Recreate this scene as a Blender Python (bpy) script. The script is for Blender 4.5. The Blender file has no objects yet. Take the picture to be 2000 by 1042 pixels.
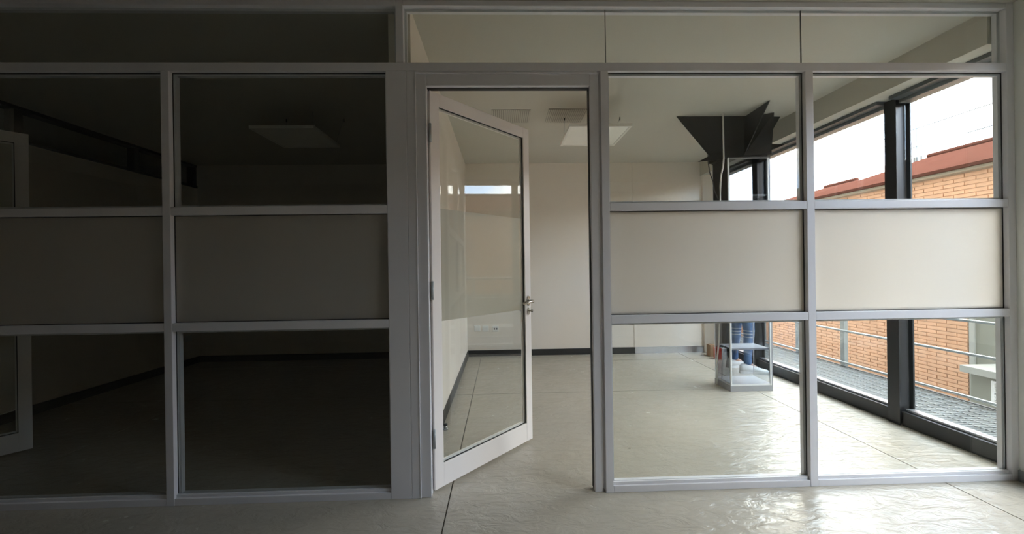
import bpy, bmesh, math, random
from mathutils import Vector, Matrix
random.seed(7)
scene = bpy.context.scene
COL = scene.collection

# ------------------------------------------------------------------ camera
cam_d = bpy.data.cameras.new('camera')
cam = bpy.data.objects.new('camera', cam_d)
COL.objects.link(cam)
cam_d.sensor_fit = 'HORIZONTAL'
cam_d.sensor_width = 36.0
cam_d.lens = 36.0 * 750.0 / 2000.0
cam_d.clip_start = 0.02
cam_d.clip_end = 400
YAW, PITCH, ROLL = 0.0273, -0.0003, -0.0140
_f = Vector((math.sin(YAW) * math.cos(PITCH), math.cos(YAW) * math.cos(PITCH), math.sin(PITCH)))
_r = Vector((math.cos(YAW), -math.sin(YAW), 0))
_u = _r.cross(_f)
_r2 = math.cos(ROLL) * _r + math.sin(ROLL) * _u
_u2 = -math.sin(ROLL) * _r + math.cos(ROLL) * _u
CAM = Vector((0.0, -2.05, 1.2216))
cam.matrix_world = Matrix(((_r2.x, _u2.x, -_f.x, CAM.x), (_r2.y, _u2.y, -_f.y, CAM.y),
                           (_r2.z, _u2.z, -_f.z, CAM.z), (0, 0, 0, 1)))
scene.camera = cam

# ------------------------------------------------------------------ view / light
vs = scene.view_settings
vs.view_transform = 'Standard'
vs.look = 'None'
vs.gamma = 1.0
vs.use_curve_mapping = False
vs.exposure = 4.0
scene.cycles.max_bounces = 14
scene.cycles.diffuse_bounces = 6
scene.cycles.glossy_bounces = 5
scene.cycles.transmission_bounces = 8
scene.cycles.transparent_max_bounces = 40
scene.cycles.sample_clamp_indirect = 6.0

SKY_STRENGTH = 1.0
world = bpy.data.worlds.new('sky')
scene.world = world
world.use_nodes = True
wn, wl = world.node_tree.nodes, world.node_tree.links
wn.clear()
w_out = wn.new('ShaderNodeOutputWorld')
w_bg = wn.new('ShaderNodeBackground')
w_bg.inputs['Strength'].default_value = SKY_STRENGTH
w_tc = wn.new('ShaderNodeTexCoord')
w_map = wn.new('ShaderNodeMapping')
w_map.inputs['Scale'].default_value = (1.0, 1.0, 1.7)
w_no = wn.new('ShaderNodeTexNoise')
w_no.inputs['Scale'].default_value = 3.2
w_no.inputs['Detail'].default_value = 9
w_no.inputs['Roughness'].default_value = 0.55
w_ramp = wn.new('ShaderNodeValToRGB')
w_ramp.color_ramp.elements[0].position = 0.44
w_ramp.color_ramp.elements[1].position = 0.56
w_mix = wn.new('ShaderNodeMix')
w_mix.data_type = 'RGBA'
w_mix.inputs[6].default_value = (0.55, 0.72, 0.98, 1)
w_mix.inputs[7].default_value = (1.16, 1.08, 0.96, 1)
wl.new(w_tc.outputs['Generated'], w_map.inputs['Vector'])
wl.new(w_map.outputs['Vector'], w_no.inputs['Vector'])
wl.new(w_no.outputs['Fac'], w_ramp.inputs['Fac'])
wl.new(w_ramp.outputs['Color'], w_mix.inputs[0])
wl.new(w_mix.outputs[2], w_bg.inputs['Color'])
wl.new(w_bg.outputs['Background'], w_out.inputs['Surface'])

sun_d = bpy.data.lights.new('sun', 'SUN')
sun_d.energy = 0.8
sun_d.angle = math.radians(2.0)
sun_d.color = (1.0, 0.93, 0.82)
sun = bpy.data.objects.new('sun', sun_d)
COL.objects.link(sun)
sun.rotation_euler = Vector((0.55, 0.30, -0.78)).to_track_quat('-Z', 'Y').to_euler()
sun.location = (-10, -6, 15)

def portal(name, y0, y1, z0, z1, x):
    d = bpy.data.lights.new(name, 'AREA')
    d.shape = 'RECTANGLE'
    d.size, d.size_y = (z1 - z0), (y1 - y0)
    d.cycles.is_portal = True
    o = bpy.data.objects.new(name, d)
    COL.objects.link(o)
    o.location = (x, (y0 + y1) / 2, (z0 + z1) / 2)
    o.rotation_euler = (0, math.radians(90), 0)
    return o

portal('window_portal', 0.12, 3.15, 0.1, 2.42, 3.07)
portal('corridor_portal', -1.92, -0.16, 0.1, 2.42, 3.07)

# ------------------------------------------------------------------ materials
def mat(name):
    m = bpy.data.materials.new(name)
    m.use_nodes = True
    return m, m.node_tree.nodes, m.node_tree.links, m.node_tree.nodes['Principled BSDF']

def paint(name, col, rough=0.5, metal=0.0, var=0.05, scale=6.0, bump=0.0, bscale=60.0, spec=0.5):
    m, n, l, b = mat(name)
    tc = n.new('ShaderNodeTexCoord')
    no = n.new('ShaderNodeTexNoise')
    no.inputs['Scale'].default_value = scale
    no.inputs['Detail'].default_value = 5
    l.new(tc.outputs['Object'], no.inputs['Vector'])
    mx = n.new('ShaderNodeMix')
    mx.data_type = 'RGBA'
    mx.inputs[6].default_value = (col[0] * (1 - var), col[1] * (1 - var), col[2] * (1 - var), 1)
    mx.inputs[7].default_value = (min(1, col[0] * (1 + var)), min(1, col[1] * (1 + var)), min(1, col[2] * (1 + var)), 1)
    l.new(no.outputs['Fac'], mx.inputs[0])
    l.new(mx.outputs[2], b.inputs['Base Color'])
    b.inputs['Roughness'].default_value = rough
    b.inputs['Metallic'].default_value = metal
    b.inputs['Specular IOR Level'].default_value = spec
    if bump > 0:
        n2 = n.new('ShaderNodeTexNoise')
        n2.inputs['Scale'].default_value = bscale
        n2.inputs['Detail'].default_value = 4
        l.new(tc.outputs['Object'], n2.inputs['Vector'])
        bp = n.new('ShaderNodeBump')
        bp.inputs['Strength'].default_value = bump
        bp.inputs['Distance'].default_value = 0.01
        l.new(n2.outputs['Fac'], bp.inputs['Height'])
        l.new(bp.outputs['Normal'], b.inputs['Normal'])
    return m

def glass(name, tint=(0.97, 0.985, 0.975), f0=0.03, gcol=(1, 1, 1)):
    m, n, l, b = mat(name)
    n.remove(b)
    out = n['Material Output']
    tr = n.new('ShaderNodeBsdfTransparent')
    tr.inputs['Color'].default_value = (*tint, 1)
    gl = n.new('ShaderNodeBsdfGlossy')
    gl.inputs['Roughness'].default_value = 0.0
    gl.inputs['Color'].default_value = (*gcol, 1)
    lw = n.new('ShaderNodeLayerWeight')
    lw.inputs['Blend'].default_value = 0.5
    p = n.new('ShaderNodeMath'); p.operation = 'POWER'; p.inputs[1].default_value = 5.0
    ma = n.new('ShaderNodeMath'); ma.operation = 'MULTIPLY_ADD'
    ma.inputs[1].default_value = 1 - f0
    ma.inputs[2].default_value = f0
    ms = n.new('ShaderNodeMixShader')
    l.new(lw.outputs['Facing'], p.inputs[0])
    l.new(p.outputs[0], ma.inputs[0])
    l.new(ma.outputs[0], ms.inputs['Fac'])
    l.new(tr.outputs[0], ms.inputs[1])
    l.new(gl.outputs[0], ms.inputs[2])
    l.new(ms.outputs[0], out.inputs['Surface'])
    return m

def frosted(name, col=(0.88, 0.85, 0.79), trans=0.70):
    m, n, l, b = mat(name)
    n.remove(b)
    out = n['Material Output']
    di = n.new('ShaderNodeBsdfDiffuse')
    tl = n.new('ShaderNodeBsdfTranslucent')
    gl = n.new('ShaderNodeBsdfGlossy')
    gl.inputs['Roughness'].default_value = 0.35
    no = n.new('ShaderNodeTexNoise')
    no.inputs['Scale'].default_value = 2.0
    tc = n.new('ShaderNodeTexCoord')
    l.new(tc.outputs['Object'], no.inputs['Vector'])
    mx = n.new('ShaderNodeMix'); mx.data_type = 'RGBA'
    mx.inputs[6].default_value = (col[0] * .97, col[1] * .97, col[2] * .97, 1)
    mx.inputs[7].default_value = (*col, 1)
    l.new(no.outputs['Fac'], mx.inputs[0])
    l.new(mx.outputs[2], di.inputs['Color'])
    l.new(mx.outputs[2], tl.inputs['Color'])
    a = n.new('ShaderNodeMixShader'); a.inputs['Fac'].default_value = trans
    l.new(di.outputs[0], a.inputs[1]); l.new(tl.outputs[0], a.inputs[2])
    c = n.new('ShaderNodeMixShader'); c.inputs['Fac'].default_value = 0.03
    l.new(a.outputs[0], c.inputs[1]); l.new(gl.outputs[0], c.inputs[2])
    l.new(c.outputs[0], out.inputs['Surface'])
    return m

def concrete(name):
    m, n, l, b = mat(name)
    geo = n.new('ShaderNodeNewGeometry')
    def noise(scale, detail, rough=0.55, dist=0.0):
        t = n.new('ShaderNodeTexNoise')
        t.inputs['Scale'].default_value = scale
        t.inputs['Detail'].default_value = detail
        t.inputs['Roughness'].default_value = rough
        t.inputs['Distortion'].default_value = dist
        l.new(geo.outputs['Position'], t.inputs['Vector'])
        return t
    big = noise(0.8, 3, 0.5, 0.0)
    mid = noise(6.0, 12, 0.72, 0.3)
    fine = noise(55.0, 4, 0.6)
    r1 = n.new('ShaderNodeValToRGB')
    r1.color_ramp.elements[0].position = 0.3; r1.color_ramp.elements[0].color = (0.42, 0.385, 0.32, 1)
    r1.color_ramp.elements[1].position = 0.72; r1.color_ramp.elements[1].color = (0.48, 0.44, 0.37, 1)
    l.new(big.outputs['Fac'], r1.inputs['Fac'])
    r2 = n.new('ShaderNodeValToRGB')
    r2.color_ramp.elements[0].position = 0.25; r2.color_ramp.elements[0].color = (0.90, 0.895, 0.885, 1)
    r2.color_ramp.elements[1].position = 0.75; r2.color_ramp.elements[1].color = (1.0, 1.0, 1.0, 1)
    l.new(mid.outputs['Fac'], r2.inputs['Fac'])
    mu = n.new('ShaderNodeMix'); mu.data_type = 'RGBA'; mu.blend_type = 'MULTIPLY'
    mu.inputs[0].default_value = 0.8
    l.new(r1.outputs['Color'], mu.inputs[6]); l.new(r2.outputs['Color'], mu.inputs[7])
    vo = n.new('ShaderNodeTexVoronoi'); vo.inputs['Scale'].default_value = 2.3
    l.new(geo.outputs['Position'], vo.inputs['Vector'])
    r3 = n.new('ShaderNodeValToRGB')
    r3.color_ramp.elements[0].position = 0.02; r3.color_ramp.elements[0].color = (0.35, 0.34, 0.32, 1)
    r3.color_ramp.elements[1].position = 0.035; r3.color_ramp.elements[1].color = (1, 1, 1, 1)
    l.new(vo.outputs['Distance'], r3.inputs['Fac'])
    mu2 = n.new('ShaderNodeMix'); mu2.data_type = 'RGBA'; mu2.blend_type = 'MULTIPLY'
    mu2.inputs[0].default_value = 0.6
    l.new(mu.outputs[2], mu2.inputs[6]); l.new(r3.outputs['Color'], mu2.inputs[7])
    l.new(mu2.outputs[2], b.inputs['Base Color'])
    rr = n.new('ShaderNodeMapRange')
    rr.inputs['From Min'].default_value = 0.3; rr.inputs['From Max'].default_value = 0.7
    rr.inputs['To Min'].default_value = 0.22; rr.inputs['To Max'].default_value = 0.28
    l.new(mid.outputs['Fac'], rr.inputs['Value'])
    l.new(rr.outputs['Result'], b.inputs['Roughness'])
    mp = n.new('ShaderNodeMapping'); mp.inputs['Rotation'].default_value = (0, 0, 0.5); mp.inputs['Scale'].default_value = (1.0, 2.2, 1.0)
    l.new(geo.outputs['Position'], mp.inputs['Vector'])
    trowel = n.new('ShaderNodeTexNoise')
    trowel.inputs['Scale'].default_value = 8.0; trowel.inputs['Detail'].default_value = 5; trowel.inputs['Roughness'].default_value = 0.55; trowel.inputs['Distortion'].default_value = 0.8
    l.new(mp.outputs['Vector'], trowel.inputs['Vector'])
    bp = n.new('ShaderNodeBump'); bp.inputs['Strength'].default_value = 0.55; bp.inputs['Distance'].default_value = 0.020
    l.new(trowel.outputs['Fac'], bp.inputs['Height'])
    bp2 = n.new('ShaderNodeBump'); bp2.inputs['Strength'].default_value = 0.05; bp2.inputs['Distance'].default_value = 0.003
    l.new(fine.outputs['Fac'], bp2.inputs['Height'])
    l.new(bp.outputs['Normal'], bp2.inputs['Normal'])
    l.new(bp2.outputs['Normal'], b.inputs['Normal'])
    return m

M = {}
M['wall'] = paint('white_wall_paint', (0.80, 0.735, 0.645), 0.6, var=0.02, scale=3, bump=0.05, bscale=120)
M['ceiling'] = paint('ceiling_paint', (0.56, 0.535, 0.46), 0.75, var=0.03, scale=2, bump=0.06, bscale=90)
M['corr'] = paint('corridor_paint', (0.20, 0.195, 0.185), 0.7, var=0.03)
M['frame'] = paint('grey_frame_paint', (0.72, 0.71, 0.73), 0.38, var=0.03, scale=9)
M['gasket'] = paint('black_rubber', (0.03, 0.03, 0.028), 0.6)
M['door'] = paint('white_door_paint', (0.88, 0.83, 0.79), 0.35, var=0.02)
M['black'] = paint('black_steel_paint', (0.022, 0.023, 0.024), 0.38, var=0.2)
M['steel'] = paint('dark_grey_steel', (0.10, 0.11, 0.115), 0.35, var=0.15)
M['galv'] = paint('galvanised_steel', (0.34, 0.36, 0.36), 0.42, 0.55, var=0.15, scale=20)
M['alu'] = paint('brushed_aluminium', (0.55, 0.56, 0.58), 0.28, 0.85, var=0.08, scale=30)
M['skirt'] = paint('black_skirting', (0.025, 0.025, 0.024), 0.45, var=0.2)
M['concrete'] = concrete('polished_concrete')
M['joint'] = paint('dark_joint', (0.16, 0.15, 0.13), 0.8)
M['glass'] = glass('clear_glass')
M['wglass'] = glass('window_glass', (0.97, 0.985, 0.98))
M['smoke'] = glass('smoked_glass', (0.74, 0.75, 0.78), 0.05)
M['smoke_dark'] = glass('dark_smoked_glass', (0.50, 0.51, 0.53), 0.05)
M['mirror'] = glass('reflective_dark_glass', (0.75, 0.76, 0.78), 0.22)
M['frost'] = frosted('frosted_film')
M['chrome'] = paint('satin_nickel', (0.50, 0.46, 0.40), 0.25, 0.9, var=0.05)
M['white_plastic'] = paint('white_plastic', (0.78, 0.77, 0.73), 0.4, var=0.02)
M['dark_plastic'] = paint('dark_plastic', (0.04, 0.04, 0.04), 0.4)
M['lamp'] = paint('lamp_panel_white', (0.86, 0.83, 0.75), 0.45, var=0.03)
M['lampdirt'] = paint('lamp_diffuser', (0.92, 0.89, 0.80), 0.35, var=0.06, scale=7)
M['brick'] = paint('orange_brick', (0.62, 0.35, 0.21), 0.85, var=0.2, scale=5.0, bump=0.3, bscale=25)
M['mortar'] = paint('brick_mortar', (0.66, 0.44, 0.30), 0.9, var=0.1)
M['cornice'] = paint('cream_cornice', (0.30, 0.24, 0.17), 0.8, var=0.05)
M['roof'] = paint('red_clay_roof', (0.080, 0.032, 0.023), 1.0, var=0.22, scale=3, bump=0.4, bscale=14, spec=0.0)
M['block'] = paint('grey_green_render', (0.24, 0.24, 0.20), 0.85, var=0.05)
M['pale'] = paint('pale_stone', (0.36, 0.36, 0.33), 0.8, var=0.06)
M['white'] = paint('white_enamel', (0.85, 0.85, 0.83), 0.4, var=0.02)
M['lamin'] = paint('white_laminate', (0.74, 0.74, 0.74), 0.35, var=0.03)
M['greylam'] = paint('grey_laminate', (0.30, 0.30, 0.31), 0.4, var=0.06)
M['board'] = paint('black_board', (0.012, 0.012, 0.012), 0.42, var=0.3, spec=0.3)
M['brownedge'] = paint('brown_card', (0.30, 0.19, 0.11), 0.7, var=0.15)
M['red'] = paint('red_card', (0.60, 0.06, 0.035), 0.45, var=0.06)
M['cable'] = paint('white_cable', (0.75, 0.74, 0.70), 0.4)
M['skin'] = paint('skin', (0.55, 0.34, 0.25), 0.5, var=0.05)
M['shirt'] = paint('dark_shirt_cloth', (0.05, 0.055, 0.065), 0.85, var=0.2, scale=20)
M['hair'] = paint('dark_hair', (0.025, 0.018, 0.014), 0.5, var=0.3, scale=40)
M['shoe'] = paint('white_canvas', (0.84, 0.85, 0.83), 0.6, var=0.05)
M['sole'] = paint('white_rubber_sole', (0.80, 0.80, 0.78), 0.5, var=0.03)
M['pier'] = paint('white_pier_paint', (0.84, 0.85, 0.79), 0.6, var=0.02)
M['terrace'] = paint('pale_paving', (0.30, 0.285, 0.25), 0.85, var=0.08, scale=4)
M['ground'] = paint('street_asphalt', (0.18, 0.175, 0.165), 0.9, var=0.15, scale=1.5)

def jeans_mat():
    m, n, l, b = mat('ripped_blue_denim')
    tc = n.new('ShaderNodeTexCoord')
    no = n.new('ShaderNodeTexNoise'); no.inputs['Scale'].default_value = 9; no.inputs['Detail'].default_value = 6
    l.new(tc.outputs['Object'], no.inputs['Vector'])
    r = n.new('ShaderNodeValToRGB')
    r.color_ramp.elements[0].position = 0.35; r.color_ramp.elements[0].color = (0.045, 0.10, 0.22, 1)
    r.color_ramp.elements[1].position = 0.7; r.color_ramp.elements[1].color = (0.20, 0.33, 0.55, 1)
    l.new(no.outputs['Fac'], r.inputs['Fac'])
    # frayed white threads across the knees
    sx = n.new('ShaderNodeSeparateXYZ'); l.new(tc.outputs['Object'], sx.inputs[0])
    wv = n.new('ShaderNodeTexWave'); wv.bands_direction = 'Z'; wv.inputs['Scale'].default_value = 9.0
    wv.inputs['Distortion'].default_value = 2.0; wv.inputs['Detail'].default_value = 2
    l.new(tc.outputs['Object'], wv.inputs['Vector'])
    g = n.new('ShaderNodeMath'); g.operation = 'GREATER_THAN'; g.inputs[1].default_value = 0.72
    l.new(wv.outputs['Fac'], g.inputs[0])
    cmp_ = n.new('ShaderNodeMath'); cmp_.operation = 'COMPARE'; cmp_.inputs[1].default_value = 0.435; cmp_.inputs[2].default_value = 0.04
    l.new(sx.outputs['Z'], cmp_.inputs[0])
    mu = n.new('ShaderNodeMath'); mu.operation = 'MULTIPLY'
    l.new(g.outputs[0], mu.inputs[0]); l.new(cmp_.outputs[0], mu.inputs[1])
    mx = n.new('ShaderNodeMix'); mx.data_type = 'RGBA'
    mx.inputs[7].default_value = (0.62, 0.66, 0.70, 1)
    l.new(mu.outputs[0], mx.inputs[0]); l.new(r.outputs['Color'], mx.inputs[6])
    l.new(mx.outputs[2], b.inputs['Base Color'])
    b.inputs['Roughness'].default_value = 0.85
    return m
M['jeans'] = jeans_mat()

# ------------------------------------------------------------------ helpers
def tag(o, label=None, cat=None, group=None, kind=None):
    if label: o['label'] = label
    if cat: o['category'] = cat
    if group: o['group'] = group
    if kind: o['kind'] = kind
    return o

def empty(name, loc=(0, 0, 0), rz=0.0, **kw):
    o = bpy.data.objects.new(name, None)
    o.empty_display_size = 0.1
    COL.objects.link(o)
    o.location = loc
    o.rotation_euler = (0, 0, rz)
    return tag(o, **kw)

def org(parent):
    v = Vector((0, 0, 0))
    while parent is not None:
        v += parent.location
        parent = parent.parent
    return v

def link(name, me, m, parent=None, smooth=False, **kw):
    if m is not None and not me.materials:
        me.materials.append(m)
    if smooth:
        for p in me.polygons:
            p.use_smooth = True
    o = bpy.data.objects.new(name, me)
    COL.objects.link(o)
    if parent is not None:
        o.parent = parent
    return tag(o, **kw)

def bm_box(bm, x0, x1, y0, y1, z0, z1, bevel=0.0):
    vs_ = [bm.verts.new((x, y, z)) for z in (z0, z1) for y in (y0, y1) for x in (x0, x1)]
    fs = [bm.faces.new([vs_[i] for i in q]) for q in
          ((0, 2, 3, 1), (4, 5, 7, 6), (0, 1, 5, 4), (2, 6, 7, 3), (0, 4, 6, 2), (1, 3, 7, 5))]
    if bevel > 0:
        es = list({e for f in fs for e in f.edges})
        bmesh.ops.bevel(bm, geom=es, offset=bevel, segments=2, profile=0.6, affect='EDGES')

def to_mesh(name, bm):
    bmesh.ops.recalc_face_normals(bm, faces=bm.faces[:])
    me = bpy.data.meshes.new(name)
    bm.to_mesh(me)
    bm.free()
    return me

def box(name, x0, x1, y0, y1, z0, z1, m, parent=None, bevel=0.0, local=False, **kw):
    """world coordinates; stored relative to the parent unless local"""
    if parent is not None and not local:
        o = org(parent)
        x0 -= o.x; x1 -= o.x; y0 -= o.y; y1 -= o.y; z0 -= o.z; z1 -= o.z
    # each box carries its own origin at its centre
    cx, cy, cz = (x0 + x1) / 2, (y0 + y1) / 2, (z0 + z1) / 2
    bm = bmesh.new()
    bm_box(bm, x0 - cx, x1 - cx, y0 - cy, y1 - cy, z0 - cz, z1 - cz, bevel)
    ob = link(name, to_mesh(name, bm), m, parent, **kw)
    ob.location = (cx, cy, cz)
    return ob

def boxes(name, lst, m, parent=None, bevel=0.0, **kw):
    o = org(parent)
    bm = bmesh.new()
    for (x0, x1, y0, y1, z0, z1) in lst:
        bm_box(bm, x0 - o.x, x1 - o.x, y0 - o.y, y1 - o.y, z0 - o.z, z1 - o.z, bevel)
    return link(name, to_mesh(name, bm), m, parent, **kw)

def ring_y(name, x0, x1, z0, z1, y0, y1, w, m, parent, **kw):
    """rectangular frame lying in an XZ plane"""
    return boxes(name, [(x0, x0 + w, y0, y1, z0, z1), (x1 - w, x1, y0, y1, z0, z1),
                        (x0 + w, x1 - w, y0, y1, z0, z0 + w), (x0 + w, x1 - w, y0, y1, z1 - w, z1)], m, parent, **kw)

def ring_x(name, y0, y1, z0, z1, x0, x1, w, m, parent, **kw):
    return boxes(name, [(x0, x1, y0, y0 + w, z0, z1), (x0, x1, y1 - w, y1, z0, z1),
                        (x0, x1, y0 + w, y1 - w, z0, z0 + w), (x0, x1, y0 + w, y1 - w, z1 - w, z1)], m, parent, **kw)

def tube(name, pts, r, m, parent=None, seg=10, **kw):
    o = org(parent)
    pts = [Vector(p) - o for p in pts]
    bm = bmesh.new()
    rings = []
    for i, p in enumerate(pts):
        t = (pts[min(i + 1, len(pts) - 1)] - pts[max(i - 1, 0)]).normalized()
        a = t.cross(Vector((0, 0, 1)))
        if a.length < 1e-4:
            a = Vector((1, 0, 0))
        a.normalize()
        b = t.cross(a)
        rr = r[i] if isinstance(r, (list, tuple)) else r
        rings.append([bm.verts.new(p + a * math.cos(2 * math.pi * k / seg) * rr + b * math.sin(2 * math.pi * k / seg) * rr) for k in range(seg)])
    for i in range(len(rings) - 1):
        for k in range(seg):
            bm.faces.new((rings[i][k], rings[i][(k + 1) % seg], rings[i + 1][(k + 1) % seg], rings[i + 1][k]))
    bm.faces.new(rings[0]); bm.faces.new(rings[-1])
    return link(name, to_mesh(name, bm), m, parent, smooth=True, **kw)

def prism(name, poly, thick, m, parent=None, **kw):
    """plate: planar 3-D polygon given by points, thickened along its normal"""
    o = org(parent)
    P = [Vector(p) - o for p in poly]
    nrm = (P[1] - P[0]).cross(P[2] - P[0]).normalized() * thick / 2
    bm = bmesh.new()
    a = [bm.verts.new(p + nrm) for p in P]
    b = [bm.verts.new(p - nrm) for p in P]
    bm.faces.new(a); bm.faces.new(list(reversed(b)))
    k = len(P)
    for i in range(k):
        bm.faces.new((a[i], b[i], b[(i + 1) % k], a[(i + 1) % k]))
    return link(name, to_mesh(name, bm), m, parent, **kw)

# ------------------------------------------------------------------ room shell
CEIL = 2.645
BACK = 3.235           # inner face of the rear wall
XW = 3.00              # plane of the window wall
XL = -4.08             # left wall of the left office
XD0, XD1 = -0.600, -0.480   # dividing wall

fl = boxes('floor', [(-6.2, 3.12, -4.6, 3.5, -0.25, -0.008)], M['joint'], None,
           label='polished grey concrete floor with sawn joints running through both offices', cat='floor', kind='structure')
xs = [-6.2, -2.95, -0.293, 2.43, 3.12]
ys = [-4.6, -1.9, 1.655, 2.87, 3.5]
for i in range(len(xs) - 1):
    for j in range(len(ys) - 1):
        g = 0.0035
        bx0, bx1 = xs[i] + (g if i else 0), xs[i + 1] - (g if i < len(xs) - 2 else 0)
        by0, by1 = ys[j] + (g if j else 0), ys[j + 1] - (g if j < len(ys) - 2 else 0)
        box('slab', bx0, bx1, by0, by1, -0.008, 0.0, M['concrete'], fl)

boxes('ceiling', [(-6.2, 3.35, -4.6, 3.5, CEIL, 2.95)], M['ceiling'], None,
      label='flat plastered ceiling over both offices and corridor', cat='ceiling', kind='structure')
boxes('wall_back', [(-4.2, 3.12, BACK, 3.5, 0, CEIL)], M['wall'], None,
      label='plain white rear wall of the two offices', cat='wall', kind='structure')
boxes('wall_divider', [(XD0, XD1, 0.062, BACK, 0, CEIL)], M['wall'], None,
      label='white dividing wall between the dark office and the daylit office', cat='wall', kind='structure')
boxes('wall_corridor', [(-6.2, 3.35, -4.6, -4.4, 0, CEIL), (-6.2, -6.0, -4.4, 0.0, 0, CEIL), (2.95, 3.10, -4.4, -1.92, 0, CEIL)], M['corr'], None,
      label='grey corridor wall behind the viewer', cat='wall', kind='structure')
# left wall with a strip of borrowed lights under the ceiling
CZ = 2.335
wl_ = boxes('wall_left', [(XL - 0.12, XL, 0.062, BACK, 0, CZ)], M['wall'], None,
            label='white left wall of the dark office below a strip of high lights', cat='wall', kind='structure')
cw = empty('window_1', (XL - 0.06, 1.6, CZ), label='dark clerestory strip under the ceiling of the dark office', cat='window', kind='structure')
edges = [0.07, 1.33, 2.39, BACK - 0.03]
for k, yy in enumerate(edges):
    box('mullion', XL - 0.09, XL - 0.01, yy - 0.03, yy + 0.03, CZ + 0.03, CEIL - 0.03, M['black'], cw)
box('sill', XL - 0.11, XL + 0.004, 0.07, BACK - 0.001, CZ + 0.001, CZ + 0.03, M['black'], cw)
box('head', XL - 0.11, XL, 0.07, BACK - 0.001, CEIL - 0.03, CEIL - 0.001, M['black'], cw)
for k in range(3):
    box('pane', XL - 0.055, XL - 0.049, edges[k] + 0.03, edges[k + 1] - 0.03, CZ + 0.03, CEIL - 0.03, M['glass'], cw)
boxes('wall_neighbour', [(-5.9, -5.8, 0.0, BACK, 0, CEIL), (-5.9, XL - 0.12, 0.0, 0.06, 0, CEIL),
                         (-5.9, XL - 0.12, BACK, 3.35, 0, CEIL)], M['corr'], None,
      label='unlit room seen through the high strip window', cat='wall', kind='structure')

# skirting
SK = 0.084
boxes('baseboard_back', [(XD1, 1.83, BACK - 0.014, BACK, 0, SK)], M['skirt'], None,
      label='black skirting along the rear wall of the daylit office', cat='baseboard', kind='structure')
boxes('baseboard_back_metal', [(1.835, 2.80, BACK - 0.016, BACK, 0, SK)], M['alu'], None,
      label='brushed metal skirting at the window end of the rear wall', cat='baseboard', kind='structure')
boxes('baseboard_divider', [(XD1, XD1 + 0.014, 0.08, BACK - 0.014, 0, SK)], M['skirt'], None,
      label='black skirting along the dividing wall behind the open door', cat='baseboard', kind='structure')
boxes('baseboard_left', [(XL, XL + 0.014, 0.08, BACK - 0.014, 0, SK)], M['skirt'], None,
      label='black skirting along the left wall of the dark office', cat='baseboard', kind='structure')
boxes('baseboard_rear_left', [(XL, XD0, BACK - 0.014, BACK, 0, SK)], M['skirt'], None,
      label='black skirting along the rear wall of the dark office', cat='baseboard', kind='structure')
boxes('trim_1', [(1.8305, 1.8345, BACK - 0.006, BACK, SK, CEIL)], M['wall'], None,
      label='thin vertical cover strip on the rear wall', cat='trim', kind='structure')

# white splayed pier in the rear right corner
o_ = bmesh.new()
pl = [(2.80, BACK), (2.80, 3.19), (2.955, 3.06), (3.04, 3.06), (3.04, BACK)]
lo = [o_.verts.new((x, y, 0)) for x, y in pl]; hi = [o_.verts.new((x, y, CEIL)) for x, y in pl]
o_.faces.new(lo); o_.faces.new(hi)
for i in range(5):
    o_.faces.new((lo[i], lo[(i + 1) % 5], hi[(i + 1) % 5], hi[i]))
link('wall_pier', to_mesh('wall_pier', o_), M['wall'], None,
     label='bright white splayed pier in the far corner beside the windows', cat='wall', kind='structure')
# pier between office window and corridor, right of the partition
boxes('wall_right', [(2.8535, 3.10, -0.16, 0.062, 0, CEIL)], M['pier'], None,
      label='white pier at the right end of the glazed partition', cat='wall', kind='structure')
boxes('baseboard_pier', [(2.8415, 2.8535, -0.16, -0.002, 0, 0.06)], M['galv'], None,
      label='low grey skirting at the foot of the white right pier', cat='baseboard', kind='structure')
# soffit above the windows
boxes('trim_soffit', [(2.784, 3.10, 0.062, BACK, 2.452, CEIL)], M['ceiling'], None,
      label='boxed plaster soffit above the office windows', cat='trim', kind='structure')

boxes('trim_soffit_corridor', [(2.784, 3.10, -4.4, -0.16, 2.452, CEIL)], M['ceiling'], None,
      label='boxed plaster soffit above the corridor windows', cat='trim', kind='structure')

# ------------------------------------------------------------------ window wall
def window(idx, y0, y1, label, m0, m1):
    w = empty('window_%d' % idx, (XW + 0.03, (y0 + y1) / 2, 0), label=label, cat='window', kind='structure')
    box('base', XW - 0.03, XW + 0.08, y0, y1, 0.0, 0.104, M['black'], w, bevel=0.003)
    box('bottom_rail', XW + 0.0, XW + 0.055, y0, y1, 0.104, 0.122, M['alu'], w, bevel=0.003)
    box('head_rail', XW - 0.02, XW + 0.07, y0, y1, 2.40, 2.452, M['galv'], w, bevel=0.004)
    box('head_track', XW - 0.10, XW - 0.02, y0, y1, 2.425, 2.452, M['steel'], w, bevel=0.004)
    box('pane', XW + 0.022, XW + 0.030, y0, y1, 0.122, 2.40, M['wglass'], w)
    return w

window(2, 0.062, 0.735, 'window beside the right end of the partition, looking onto the louvred block', 0, 1)
window(3, 0.825, 2.365, 'wide window between two black posts, looking onto the railing', 0, 1)
window(4, 2.455, 2.94, 'narrow window in the far corner behind the display cabinet', 0, 1)
window(5, -0.675, -0.16, 'corridor window next to the white right pier', 0, 1)
window(6, -1.92, -0.765, 'corridor window behind the viewer', 0, 1)

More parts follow.
